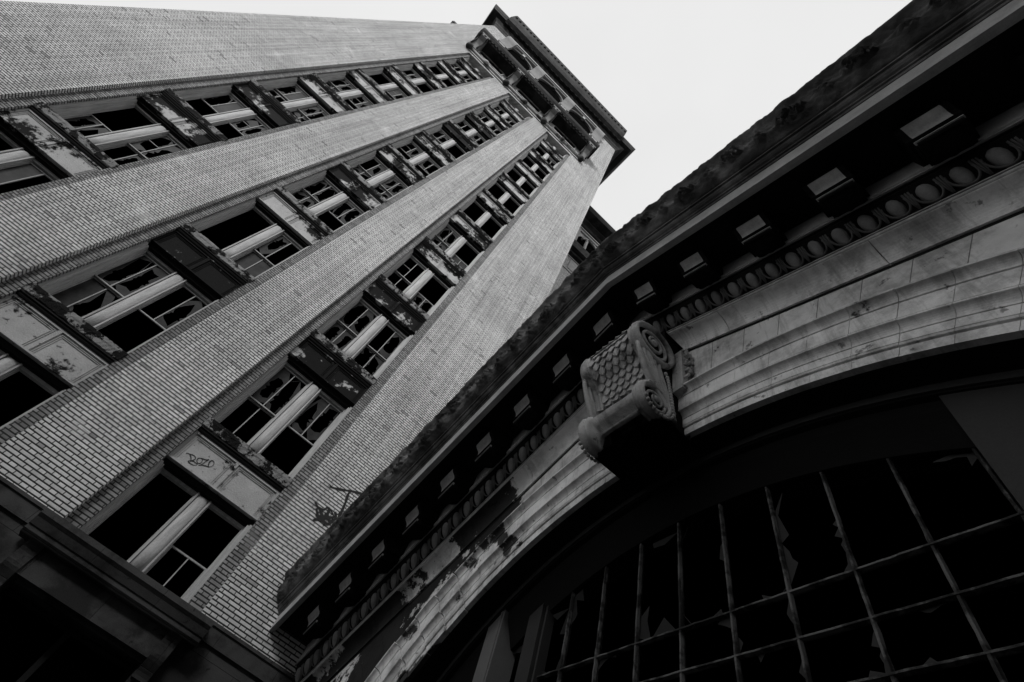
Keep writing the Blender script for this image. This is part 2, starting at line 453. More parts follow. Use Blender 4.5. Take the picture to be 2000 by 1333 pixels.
def window(ci, n):
    c = CX[ci]; rnd = random.Random(ci * 101 + n * 7 + 5)
    z0 = ST(n - 1) + 0.03 if n > 1 else ZB0 + 0.01
    z1 = SB(n) - 0.13 if n < 11 else WT - 0.1
    yf = 10.45
    fr = MB()
    x0, x1 = c - HI, c + HI
    H = z1 - z0
    for s, a in ((1, x0), (-1, x1)):
        b = a + s * 0.05; cc = a + s * 0.085; d = a + s * 0.115
        for q0, q1, y0, y1 in ((a, b, 10.20, 10.50), (b, cc, 10.27, 10.50), (cc, d, 10.38, 10.50)):
            lo, hi = sorted((q0, q1)); fr.box(lo, hi, y0, y1, z0, z1)
    fr.box(x0 + .115, x1 - .115, 10.40, 10.50, z1 - 0.06, z1)
    W = fr.build('window', 'jamb', tower)
    # centre post: half-round with side fillets
    p = MB(); seg = 10
    ring = [(c + 0.115 * math.cos(math.pi + math.pi * k / seg), 10.41 + 0.060 * math.sin(math.pi + math.pi * k / seg)) for k in range(seg + 1)]
    ring = [(c - 0.115, 10.5)] + ring + [(c + 0.115, 10.5)]
    top = z1 - 0.0
    rings = [[(x, y, z) for x, y in ring] for z in (z0, z0 + 0.5, top - 0.10)]
    rings.append([(c + (x - c) * .93, 10.5 + (y - 10.5) * .93, top - 0.03) for x, y in ring])
    rings.append([(c + (x - c) * .6, 10.5 + (y - 10.5) * .62, top) for x, y in ring])
    p.loft(rings, closed=True, smooth=True)
    p.build('centre_post', 'wood', W)
    p = MB()
    for s in (-1, 1):
        a, b = sorted((c + s * 0.118, c + s * 0.15)); p.box(a, b, 10.36, 10.5, z0, z1)
        a, b = sorted((c + s * 0.15, c + s * 0.172)); p.box(a, b, 10.42, 10.5, z0, z1)
    p.build('post_trim', 'jamb', W)
    zm = z0 + H * 0.46; ztp = z1 - 0.09
    bars = MB(); gl = MB(); yb = 10.455
    for s in (-1, 1):
        a, b = sorted((c + s * 0.172, c + s * (HI - 0.115)))
        mid = (a + b) / 2
        sash_u = 'full' if rnd.random() < .62 else 'none'
        sash_l = 'full' if rnd.random() < .55 else ('drop' if rnd.random() < .4 else 'none')
        if (ci, n) in ((2, 2), (2, 3), (1, 2)): sash_u = 'full'; 
        if (ci, n) == (2, 2): sash_l = 'bare' if s == -1 else 'none'
        if (ci, n) == (2, 3): sash_l = 'full'
        if (ci, n) == (2, 1): sash_u, sash_l = ('none', 'bare') if s == 1 else ('none', 'none')
        if (ci, n) == (2, 6) or (ci, n) == (2, 7): sash_u = sash_l = 'none'
        if (ci, n) in ((1, 3),): sash_u = 'full' if s == 1 else 'none'
        for nm, za, zb_, y in (('u', zm, ztp, yb), ('l', z0 + 0.02, zm, yb + 0.05)):
            st = sash_u if nm == 'u' else sash_l
            if st == 'none': continue
            if st == 'drop': za, zb_ = za, zb_ - 0.45 * (zb_ - za) * rnd.random()
            t = 0.022
            for q0, q1, w0, w1 in ((a, b, za, za + t * 1.3), (a, b, zb_ - t * 1.3, zb_), (a, a + t, za + t * 1.3, zb_ - t * 1.3), (b - t, b, za + t * 1.3, zb_ - t * 1.3)):
                bars.box(q0, q1, y, y + 0.035, w0, w1)
            bars.box(mid - t * .5, mid + t * .5, y + 0.003, y + 0.03, za + t * 1.3, zb_ - t * 1.3)
            if rnd.random() < 0.15 and st != 'bare':
                bars.box(a + t, mid - t * .5, y + 0.004, y + 0.028, (za + zb_) / 2 - t * .4, (za + zb_) / 2 + t * .4)
            if st == 'bare': continue
            for g0, g1 in ((a + t, mid - t / 2), (mid + t / 2, b - t)):
                q = rnd.random()
                if q < 0.2: continue
                w0, w1 = za + t * 1.3, zb_ - t * 1.3
                if q < 0.3:
                    gl.add([(g0, y + .018, w0), (g1, y + .018, w0), (g1, y + .018, w1), (g0, y + .018, w1)], [(0, 1, 2, 3)])
                else:
                    inn, out = jag(None, g0, g1, w0, w1, rnd, rnd.uniform(.55, .95))
                    K = len(inn)
                    for k in range(K):
                        k2 = (k + 1) % K
                        gl.add([(inn[k][0], y + .018, inn[k][1]), (inn[k2][0], y + .018, inn[k2][1]), (out[k2][0], y + .018, out[k2][1]), (out[k][0], y + .018, out[k][1])], [(0, 1, 2, 3)])
    if bars.v: bars.build('sash_bars', 'bars', W)
    if gl.v:
        gl.build('broken_glass', 'glass', W)
    return W
spans = {}
for ci in range(3):
    for n in range(1, 11): spans[(ci, n)] = spandrel(ci, n)
    for n in range(1, 12): window(ci, n)

# ---- graffiti
BOZO = [
[(-1.455, 5.48), (-1.436, 5.505), (-1.398, 5.51), (-1.352, 5.486), (-1.311, 5.448), (-1.281, 5.409)],
[(-1.398, 5.51), (-1.358, 5.532), (-1.306, 5.535), (-1.275, 5.518), (-1.264, 5.483), (-1.28, 5.447)],
[(-1.321, 5.387), (-1.293, 5.428), (-1.259, 5.444), (-1.207, 5.446), (-1.165, 5.447), (-1.179, 5.409), (-1.212, 5.387), (-1.259, 5.378), (-1.297, 5.38), (-1.321, 5.387)],
[(-1.213, 5.574), (-1.233, 5.549), (-1.231, 5.513), (-1.208, 5.482), (-1.176, 5.466), (-1.149, 5.483), (-1.14, 5.521), (-1.156, 5.559), (-1.189, 5.581), (-1.213, 5.574)],
[(-1.21, 5.577), (-1.161, 5.592), (-1.116, 5.61), (-1.083, 5.643), (-1.097, 5.589), (-1.102, 5.526), (-1.115, 5.473), (-1.135, 5.441)],
[(-1.115, 5.473), (-1.066, 5.499), (-1.014, 5.523), (-0.987, 5.528)],
[(-0.987, 5.528), (-1.018, 5.563), (-1.041, 5.617), (-1.032, 5.663), (-0.997, 5.672), (-0.962, 5.643), (-0.949, 5.603), (-0.958, 5.565), (-0.984, 5.531)]]
TAG = [
[(1.057, 6.603), (1.175, 6.648), (1.359, 6.747), (1.542, 6.857), (1.794, 6.969)],
[(1.483, 6.809), (1.488, 6.705), (1.541, 6.511), (1.57, 6.355), (1.594, 6.174), (1.627, 6.054)],
[(1.015, 6.128), (1.123, 6.077), (1.247, 6.102), (1.289, 6.197), (1.39, 6.189), (1.471, 6.141)],
[(1.111, 6.044), (1.198, 5.954), (1.282, 5.935), (1.348, 6.009), (1.335, 6.096)],
[(1.186, 6.054), (1.293, 6.003), (1.405, 5.91), (1.441, 5.842)],
[(1.195, 5.796), (1.314, 5.923), (1.442, 6.045), (1.556, 6.158)],
[(1.381, 6.047), (1.469, 6.006), (1.553, 6.022), (1.546, 6.138), (1.464, 6.222)],
[(1.179, 5.915), (1.346, 5.912), (1.486, 5.912), (1.531, 6.054)],
[(1.243, 6.025), (1.352, 5.869)],
[(1.326, 6.213), (1.383, 6.061), (1.483, 5.968)]]
def strokes(S, y, wd, name, parent):
    b = MB()
    for i, s in enumerate(S):
        P = []
        for k in range(len(s) - 1):              # catmull-rom through the points
            p0 = s[max(k - 1, 0)]; p1 = s[k]; p2 = s[k + 1]; p3 = s[min(k + 2, len(s) - 1)]
            for t in np.linspace(0, 1, 7)[:-1]:
                P.append(tuple(0.5 * ((2 * p1[a]) + (-p0[a] + p2[a]) * t + (2 * p0[a] - 5 * p1[a] + 4 * p2[a] - p3[a]) * t * t + (-p0[a] + 3 * p1[a] - 3 * p2[a] + p3[a]) * t ** 3) for a in (0, 1)))
        P.append(s[-1])
        V = []
        for k, p in enumerate(P):
            q0, q1 = P[max(k - 1, 0)], P[min(k + 1, len(P) - 1)]
            dx, dz = q1[0] - q0[0], q1[1] - q0[1]; L = math.hypot(dx, dz) or 1
            ww = wd * (0.75 + 0.5 * noise.noise(Vector((p[0] * 9, p[1] * 9, i))))
            V.append((p[0] - dz / L * ww, y - 0.0003 * i, p[1] + dx / L * ww)); V.append((p[0] + dz / L * ww, y - 0.0003 * i, p[1] - dx / L * ww))
        b.add(V, [(2 * k, 2 * k + 1, 2 * k + 3, 2 * k + 2) for k in range(len(P) - 1)])
    return b.build(name, 'paint', parent)
strokes(BOZO, 10.214, 0.0105, 'graffiti', spans[(2, 1)])['label'] = 'small black scrawled tag reading BOZO on the pale panel'
strokes(TAG, 9.994, 0.036, 'graffiti', tower)['label'] = 'large black spray scribble on the brick pier'

# ---- upper stage of the tower
rod = MB(); rod.tube([(-10.3, 9.88, 42.0), (1.45, 9.88, 42.0)], 0.13, 10)
for c in CX: rod.ball((c, 9.86, 42.0), 0.26, 0.24, 0.24)
rod.box(-10.25, 1.4, 9.93, 10.0, 41.6, 42.35)
rod.build('rod_moulding', 'trim_pale', tower)
PX = [-10.25, -6.55, -2.6, 1.4]
for px in PX:
    b = MB()
    b.ball((px, 9.80, 41.85), 0.26, 0.26, 0.34)
    b.tube([(px, 9.82, 41.9), (px, 9.80, 42.6)], [0.12, 0.10], 8)
    b.build('drop_boss', 'trim_dark', tower)
    b = MB()
    pr = [(9.98, 42.7), (9.84, 42.75), (9.74, 43.1), (9.62, 43.5), (9.36, 43.9), (9.02, 44.1), (8.92, 44.5), (9.98, 44.5)]
    b.loft([[(x, y, z) for y, z in pr] for x in (px - 0.36, px + 0.36)], closed=True)
    o = b.build('capital', 'cap', tower)
    b = MB()
    for s in (-1, 1):
        b.tube([(px + s * 0.32, 9.1 + 0.16 * math.cos(t), 44.1 + 0.16 * math.sin(t)) for t in np.linspace(0, 6.28, 13)], 0.06, 6)
        b.tube([(px + s * 0.30, 9.3 + 0.5 * q, 44.0 - 1.1 * q + 0.15 * math.sin(6 * q)) for q in np.linspace(0, 1, 8)], 0.07, 6)
    b.build('volute', 'trim_dark', o)
for c in CX:
    b = MB(); b.box(c - 1.15, c + 1.15, 9.985, 10.0, 43.15, 44.1)
    b.build('attic_slot', 'void', tower)
    b = MB(); b.box(c - 1.25, c + 1.25, 9.93, 9.984, 43.0, 43.15); b.box(c - 1.25, c + 1.25, 9.93, 9.984, 44.1, 44.22)
    b.box(c - 1.25, c - 1.15, 9.93, 9.984, 43.15, 44.1); b.box(c + 1.15, c + 1.25, 9.93, 9.984, 43.15, 44.1)
    b.build('slot_frame', 'trim_pale', tower)
# balcony slab between the piers, with a lip
b = MB()
prof = [(10.0, 44.3), (9.15, 44.35), (9.05, 44.5), (8.95, 44.52), (8.80, 44.75), (8.74, 45.0), (8.74, 45.15), (10.0, 45.2)]
b.loft([[(x, y, z) for y, z in prof] for x in (-10.85, 1.95)], closed=True)
for k in range(36):
    x = -10.6 + k * 0.352
    b.box(x - 0.1, x + 0.1, 8.95, 9.1, 44.2, 44.36)
b.build('balcony_slab', 'trim_dark', tower)
# arcade: dark reveals, arches and pale piers above the balcony
arc = MB(); vo = MB(); ks = MB()
for c in CX:
    cc = c
    pts = [(cc - 1.35, 46.2)] + [(cc - 1.35 * math.cos(t), 52.4 + 1.35 * math.sin(t)) for t in np.linspace(0, math.pi, 17)] + [(cc + 1.35, 46.2)]
    vo.loft([[(x, y, z) for x, z in pts] for y in (9.975, 10.02)], closed=True)
    o = 0.16
    P = [(cc - 1.40 * math.cos(t), 52.4 + 1.40 * math.sin(t)) for t in np.linspace(0, math.pi, 25)]
    rings = []
    for x, z in P:
        d = Vector((x - cc, 0, z - 52.4)).normalized()
        rings.append([(x, 9.97, z), (x, 9.80, z), (x + d.x * .12, 9.76, z + d.z * .12), (x + d.x * .24, 9.84, z + d.z * .24), (x + d.x * .24, 9.97, z + d.z * .24)])
    arc.loft(rings, closed=True, smooth=False)
    ks.box(cc - .15, cc + .15, 9.68, 9.96, 53.55, 54.25)
vo.build('arcade_opening', 'void', tower)
arc.build('arcade_arch', 'pier', tower)
b = MB(); b.box(-13.0, -12.7, 10.0, 10.6, 44.5, 45.0); b.box(-12.9, -12.7, 10.05, 10.5, 44.1, 44.5); b.build('corner_boss', 'trim_dark', tower)
ks.build('arcade_keystone', 'trim_pale', tower)
b = MB(); b.box(-10.75, 1.9, 10.0, 10.62, 52.4, ZT); b.build('upper_wall', 'trim_dark', tower)
for px in PX:
    b = MB(); b.box(px - 0.33, px + 0.33, 9.84, 9.99, 45.2, 52.2); b.build('arcade_pier', 'brick', tower)
    b = MB(); pr = [(9.99, 51.2), (9.82, 51.3), (9.76, 52.4), (9.66, 53.0), (9.5, 53.5), (9.45, 54.1), (9.99, 54.2)]
    b.loft([[(x, y, z) for y, z in pr] for x in (px - 0.52, px + 0.52)], closed=True); b.build('pier_capital', 'cap', tower)

def ring_cornice(name, x0, x1, y0, y1, prof, mat, parent):
    """moulding run round the front and both sides; prof = (outward, z)"""
    b = MB()
    rings = [[(x0 - o, y1, z) for o, z in prof], [(x0 - o, y0 - .6 * o, z) for o, z in prof], [(x1 + o, y0 - .6 * o, z) for o, z in prof], [(x1 + o, y1, z) for o, z in prof]]
    b.loft(rings, closed=True)
    return b.build(name, mat, parent)
ring_cornice('main_cornice', T0, T1, 10.0, YB, [(0.0, 55.4), (0.10, 55.5), (0.14, 55.9), (0.30, 56.1), (0.34, 56.5), (0.62, 56.8), (0.70, 57.1), (1.35, 57.2), (1.40, 57.45), (1.50, 57.6), (1.66, 58.1), (1.68, 58.35), (0.0, 58.4)], 'trim_dark', tower)
b = MB()
prof = [(9.9, 57.0), (9.3, 57.0), (8.95, 57.3), (8.75, 58.0), (8.66, 58.9), (8.6, 59.6), (8.6, 60.2), (9.9, 60.2)]
b.loft([[(x, y, z) for y, z in prof] for x in (-12.45, 3.6)], closed=True)
b.box(-12.3, 3.45, 9.9, 10.6, 57.0, 60.0)
for k in range(33): b.ball((-12.2 + k * 0.487, 8.60, 59.1), 0.14, 0.07, 0.28, 8, 6)
b.build('parapet', 'trim_dark', tower)
b = MB()
for k in range(24): b.box(-12.4 + k * 0.68, -12.1 + k * 0.68, 9.3, 9.75, 56.85, 57.16)
b.build('cornice_blocks', 'trim_dark', tower)
b = MB(); b.box(-10.9, 2.0, 9.62, 9.99, 55.05, 55.39); b.box(-10.9, 2.0, 9.72, 9.99, 54.75, 54.9); b.build('cornice_fillet', 'corona', tower)
b = MB(); b.box(T0, T1, 10.0, YB, 58.41, 58.5); b.build('roof', 'roof', tower)

# ================================================================== REAR WING beyond the tower corner
wing = thing('rear_wing', 'darker wing with a dark eaves cornice and loggia peeping out behind the brick tower corner', 'building', (9.0, 16.7, GZ))
b = MB(); b.box(3.85, 16.0, 16.72, 22, GZ, 52.3); b.build('wall', 'brick', wing)
b = MB()
prof = [(16.71, 51.2), (16.5, 51.3), (16.45, 51.8), (16.1, 52.0), (16.05, 52.2), (15.2, 52.3), (15.1, 52.5), (15.0, 52.85), (15.0, 53.0), (16.71, 53.1)]
b.loft([[(x, y, z) for y, z in prof] for x in (3.85, 17.0)], closed=True); b.build('eaves_cornice', 'trim_dark', wing)
b = MB(); b.box(3.85, 16, 16.5, 16.71, 50.6, 50.8); b.box(3.85, 16, 16.6, 16.71, 50.3, 50.42); b.build('fillet', 'corona', wing)
for cx in (8.0, 12.0):
    b = MB()
    pts = [(cx - 1.45, 45.4)] + [(cx - 1.45 * math.cos(t), 48.2 + 1.45 * math.sin(t)) for t in np.linspace(0, math.pi, 15)] + [(cx + 1.45, 45.4)]
    b.loft([[(x, y, z) for x, z in pts] for y in (16.69, 16.75)], closed=True); b.build('loggia_opening', 'void', wing)
    b = MB(); b.tube([(cx - 0.5, 16.4, 45.2), (cx - 0.5, 16.4, 48.3)], 0.16, 8); b.tube([(cx - 1.05 * math.cos(t), 16.45, 48.0 + 1.0 * math.sin(t)) for t in np.linspace(0, math.pi, 12)], 0.13, 6)
    b.build('loggia_column', 'trim_pale', wing)
    b = MB(); b.box(cx - 1.6, cx + 1.6, 16.55, 16.71, 50.0, 50.3); b.box(cx - 1.75, cx - 1.5, 16.5, 16.71, 44.0, 50.3); b.box(cx + 1.5, cx + 1.75, 16.5, 16.71, 44.0, 50.3); b.build('loggia_frame', 'corona', wing)
    b = MB(); b.box(cx - 1.2, cx + 1.2, 16.66, 16.72, 40.9, 42.8); b.build('panel', 'corona', wing)
b = MB(); b.box(3.85, 16.0, 15.9, 16.71, 43.6, 45.0); b.box(3.85, 16.0, 16.3, 16.71, 43.2, 43.6); b.build('balcony_slab', 'trim_dark', wing)
b = MB(); b.box(3.85, 16.0, 16.62, 16.71, 42.95, 43.1); b.box(3.85, 16.0, 16.64, 16.71, 40.4, 40.55); b.build('string_course', 'corona', wing)

# ================================================================== GABLED WING with the great arch
hall = thing('arched_hall', 'dark gabled hall front with egg and dart cornice over a huge arched window', 'building', (2.8, 2.57, GZ))
YA, SL, WX = 2.57, 0.413, 2.8
Y0, Y1 = -4.6, 9.99
AC, AR = (2.60, -1.16), 5.49
def rk(y): return -SL * abs(y - YA)
def rake_ys(step=0.5):
    a = list(np.arange(Y0, YA, step)) + [YA] + list(np.arange(YA + step, Y1, step)) + [Y1]
    return a
def rake(name, prof, mat, ys=None, jit=None, parent=None):
    b = MB(); ys = ys or [Y0, YA, Y1]
    b.loft([[(x, y, z + rk(y)) for x, z in prof] for y in ys], closed=True)
    return b.build(name, mat, parent or hall)
# wall with the arched hole
b = MB()
hole = [(AC[0] + AR * math.cos(t), AC[1] + AR * math.sin(t)) for t in np.linspace(math.pi, 0, 97)]
hole = [(hole[0][0], GZ)] + hole + [(hole[-1][0], GZ)]
outer = []
for y, z in hole:
    outer.append((y, 6.92 + rk(y)))
def quadstrip(b, A, B, x0, x1):
    n = len(A)
    V = [(x0, *p) for p in A] + [(x0, *p) for p in B] + [(x1, *p) for p in A]
    F = [(i, i + 1, n + i + 1, n + i) for i in range(n - 1)] + [(i, 2 * n + i, 2 * n + i + 1, i + 1) for i in range(n - 1)]
    b.add(V, F)
quadstrip(b, hole[1:-1], outer[1:-1], WX, 3.13)
yl, yr_ = hole[0][0], hole[-1][0]
b.box(WX, 3.13, Y0, yl, GZ, 6.92 + rk(yl) - 0.75)
b.box(WX, 3.13, yr_, Y1, GZ, 6.92 + rk(yr_) - 0.02)
b.build('frieze_wall', 'frieze', hall)
# soffit of the arch, inner fillet, deep black head
b = MB(); n_ = 96
def arcpts(r, n=n_): return [(AC[0] + r * math.cos(t), AC[1] + r * math.sin(t)) for t in np.linspace(math.pi, 0, n + 1)]
prof = [(5.475, 2.86), (5.475, 3.13), (5.39, 3.14), (5.38, 3.20), (5.30, 3.22), (5.06, 3.36), (5.06, 3.60), (7.6, 3.60), (7.6, 3.14), (5.6, 3.14), (5.6, 2.86)]
rings = [[(x, AC[0] + r * math.cos(t), AC[1] + r * math.sin(t)) for r, x in prof] for t in np.linspace(math.pi, 0, n_ + 1)]
b.loft(rings, closed=True); b.build('arch_soffit', 'soffit', hall)
b = MB(); rings = [[(x, AC[0] + r * math.cos(t), AC[1] + r * math.sin(t)) for r, x in [(5.47, 3.115), (5.47, 3.135), (5.405, 3.135), (5.405, 3.115)]] for t in np.linspace(math.pi, 0, n_ + 1)]
b.loft(rings, closed=True); b.build('inner_fillet', 'pier_dim', hall)
# archivolt built stone by stone
prof = [(5.48, 2.86), (5.48, 2.795), (5.568, 2.79), (5.572, 2.800), (5.578, 2.800), (5.582, 2.775), (5.598, 2.768), (5.606, 2.785), (5.612, 2.785), (5.614, 2.772), (5.700, 2.772), (5.704, 2.784), (5.710, 2.784)]
for t in np.linspace(0, math.pi / 2, 7): prof.append((5.712 + 0.075 * math.sin(t), 2.712 + 0.058 * math.cos(t)))
prof += [(5.790, 2.706), (5.804, 2.704), (5.808, 2.725), (5.816, 2.725), (5.820, 2.712), (5.990, 2.708), (5.996, 2.725), (6.002, 2.725)]
for t in np.linspace(0, math.pi / 2, 7): prof.append((6.006 + 0.070 * math.sin(t), 2.640 + 0.064 * math.cos(t)))
prof += [(6.079, 2.632), (6.095, 2.630), (6.098, 2.86)]
b = MB(); rnd = random.Random(3); K = 50; gap = 0.00035
for k in range(K):
    t0, t1 = math.pi * k / K, math.pi * (k + 1) / K
    dr, dx = rnd.uniform(-.0012, .0012), rnd.uniform(-.0015, .0015)
    if 33 <= k < 43: dr, dx = dr * 7, dx * 6; gap_ = 0.0012
    else: gap_ = gap
    rings = [[(x + (dx if x < 2.85 else 0), AC[0] + (r + dr) * math.cos(math.pi - t), AC[1] + (r + dr) * math.sin(math.pi - t)) for r, x in prof] for t in np.linspace(t0 + gap_, t1 - gap_, 4)]
    b.loft(rings, closed=True)
b.build('archivolt', 'arch', hall)
# jambs under the springing
b = MB()
for s in (-1, 1):
    for r0, r1, x in ((5.48, 5.60, 2.79), (5.60, 5.76, 2.775), (5.76, 6.0, 2.70), (6.0, 6.075, 2.65)):
        ys = sorted((AC[0] + s * r0, AC[0] + s * r1)); b.box(x, 2.86, ys[0], ys[1], GZ, AC[1])
b.build('arch_jamb', 'arch', hall)
# raking bed mouldings
cv = [(2.86, 6.08), (2.775, 6.08)]
for t in np.linspace(0, math.pi / 2, 10):
    cv.append((2.592 + 0.183 * math.cos(t) , 6.10 + 0.195 * math.sin(t)))
cv += [(2.588, 6.30), (2.86, 6.30)]
b = MB()
segs = [Y0]; 
yj = 1.49
ys = sorted([1.49 - 1.58 * k for k in range(0, 4)] + [YA] + [3.2 + 1.62 * k for k in range(0, 5)])
ys = [Y0] + [q for q in ys if Y0 + .2 < q < Y1 - .2] + [Y1]
for i in range(len(ys) - 1):
    e0 = 0.004 if ys[i] not in (Y0, YA) else 0; e1 = 0.004 if ys[i + 1] not in (Y1, YA) else 0
    b.loft([[(x, y, z + rk(y)) for x, z in cv] for y in (ys[i] + e0, ys[i + 1] - e1)], closed=True)
b.build('cove_moulding', 'cove', hall)
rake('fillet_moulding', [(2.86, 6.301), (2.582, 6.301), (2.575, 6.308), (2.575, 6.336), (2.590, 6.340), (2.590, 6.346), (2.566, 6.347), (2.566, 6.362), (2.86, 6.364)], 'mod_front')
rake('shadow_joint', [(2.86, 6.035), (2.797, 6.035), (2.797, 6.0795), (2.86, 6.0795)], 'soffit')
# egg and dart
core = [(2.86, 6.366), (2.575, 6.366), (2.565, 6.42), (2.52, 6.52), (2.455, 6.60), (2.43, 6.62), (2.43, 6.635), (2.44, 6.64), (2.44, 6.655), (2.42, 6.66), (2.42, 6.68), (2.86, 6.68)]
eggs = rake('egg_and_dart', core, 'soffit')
b = MB(); dd = MB()
def slope_shear(y, side): return side
PE = 0.228
k = 0
def egg(yc):
    side = 1 if yc > YA else -1
    sh = -SL * side
    ax = Vector((-0.155, 0, 0.235)).normalized(); nn = Vector((-0.235, 0, -0.155)).normalized()
    c0 = Vector((2.525, yc, 6.475 + rk(yc)))
    rings = []
    for i in range(9):
        th = math.pi * i / 8; rr = math.sin(th); hh = math.cos(th)
        wy = 0.060 * (1 - 0.22 * hh) * (1 + 0.05 * math.sin(yc * 17))
        rings.append([c0 + ax * (hh * -0.126) + nn * (0.056 * rr * math.cos(p)) + Vector((0, wy * rr * math.sin(p), sh * wy * rr * math.sin(p))) for p in np.linspace(0, 2 * math.pi, 13)[:-1]])
    b.loft(rings, closed=True, smooth=True)
    # shell round the egg, open at the top
    pts = []
    for a in np.linspace(-0.35, math.pi + 0.35, 15):
        yy = 0.093 * math.cos(a); hz = 0.02 - 0.125 * math.sin(a)
        pts.append(c0 + ax * hz + nn * 0.030 + Vector((0, yy, sh * yy)))
    dd.tube(pts, 0.011, 6)
    # dart
    d0 = yc + PE / 2
    if abs(d0 - YA) > 0.05:
        c1 = Vector((2.525, d0, 6.475 + rk(d0)))
        for dq in (-.022, 0, .022):
            dd.tube([c1 + ax * 0.11 + nn * .015 + Vector((0, dq, sh * dq)), c1 + ax * 0.02 + nn * .03 + Vector((0, dq * .8, sh * dq * .8)), c1 - ax * 0.11 + nn * .04 + Vector((0, dq * .3, sh * dq * .3))], [0.010, 0.010, 0.004], 5)
ye = YA + 0.24
while ye < Y1 - 0.1: egg(ye); ye += PE
b.build('eggs', 'egg', eggs); dd.build('darts', 'dart', eggs)
b = MB(); dd = MB()
ye = YA - 0.24
while ye > Y0 + 0.1: egg(ye); ye -= PE
b.build('eggs', 'egg', eggs); dd.build('darts', 'dart', eggs)
rake('bed_course', [(2.86, 6.681), (2.40, 6.681), (2.40, 6.70), (2.385, 6.71), (2.385, 6.735), (2.405, 6.74), (2.405, 7.03), (2.86, 7.03)], 'bed')
# corona: soffit, drip and face, then crown moulding
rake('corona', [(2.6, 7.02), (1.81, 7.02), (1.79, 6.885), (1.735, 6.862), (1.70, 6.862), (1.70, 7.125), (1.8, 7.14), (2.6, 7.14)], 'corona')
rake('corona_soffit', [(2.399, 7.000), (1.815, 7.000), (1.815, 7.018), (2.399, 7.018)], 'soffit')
rake('crown_fillet', [(1.79, 7.13), (1.692, 7.128), (1.685, 7.14), (1.682, 7.155), (1.664, 7.158), (1.658, 7.17), (1.635, 7.18), (1.615, 7.20), (1.603, 7.228), (1.580, 7.23), (1.578, 7.26), (1.9, 7.26)], 'leaf')
# leaf-carved cymatium
def leafrelief(s, v):
    """relief of running scrolls, s along the run (m), v 0..1 up the profile"""
    P = 0.66; k = math.floor(s / P); f = s / P - k
    flip = 1 if k % 2 == 0 else -1
    cx, cyv = 0.5, 0.5 + 0.06 * flip
    dx = (f - cx) * P; dy = (v - cyv) * 0.50 * flip
    r = math.hypot(dx, dy); a = math.atan2(dy, dx)
    h = 0.0
    sp = (r / 0.052 - a / (2 * math.pi)) % 1.0
    if r < 0.20: h = max(h, (0.5 + 0.5 * math.cos(2 * math.pi * sp)) ** 1.4 * min(1, (0.20 - r) / 0.06) * (0.7 + 0.3 * math.sin(a * 7 + r * 40)))
    # leaves sprouting between the scrolls
    ff = ((s / P + 0.5) % 1.0 - 0.5) * P
    lf = math.exp(-(ff / 0.10) ** 2) * (0.55 + 0.45 * math.cos((v * 0.5 - abs(ff) * 1.3) * 62))
    h = max(h, 0.8 * lf * math.sin(math.pi * min(1, max(0, v))))
    h += 0.25 * noise.noise(Vector((s * 7, v * 5, 2.0))) + 0.18 * noise.noise(Vector((s * 19, v * 12, 5.0)))
    return h
b = MB()
pv = []
NV = 26
for i in range(NV):
    v = i / (NV - 1)
    # cyma: hollow below, belly above
    x = 1.575 - 0.215 * v - 0.045 * math.sin(2 * math.pi * v)
    z = 7.265 + 0.46 * v
    pv.append((v, x, z))
ystep = 0.03; ys = []
q = Y0
while q < YA: ys.append(q); q += ystep
ys.append(YA); q = YA + ystep
while q < Y1 - 0.02: ys.append(q); q += ystep
ys.append(Y1)
rings = []
brk = random.Random(9)
chips = [(brk.uniform(Y0, Y1), brk.uniform(.05, .25), brk.uniform(.03, .09)) for _ in range(14)]
for y in ys:
    ring = []
    top = 0.035 * abs(math.sin(math.pi * y / 0.66)) + 0.012 * math.sin(2 * math.pi * y / 0.21) + 0.03 * noise.noise(Vector((y * 3.1, 0, 0)))
    if y < 1.9: top *= 0.25
    for cy_, cw, cd in chips:
        if y > 2.4 and abs(y - cy_) < cw: top -= cd
    for v, x, z in pv:
        h = leafrelief(y, v) * 0.085
        ring.append((x - h, y, z + rk(y) - h * 0.4 + top * max(0, v - 0.6) / 0.4))
    ring.append((1.60, y, 7.76 + rk(y) + top)); ring.append((1.75, y, 7.70 + rk(y))); ring.append((1.75, y, 7.265 + rk(y)))
    rings.append(ring)
b.loft(rings, closed=True, smooth=True)
b.build('leaf_cymatium', 'leaf', hall)
# roof behind the crown
rake('roof', [(1.76, 7.15), (1.76, 7.6), (9.0, 7.6), (9.0, 7.15)], 'roof')

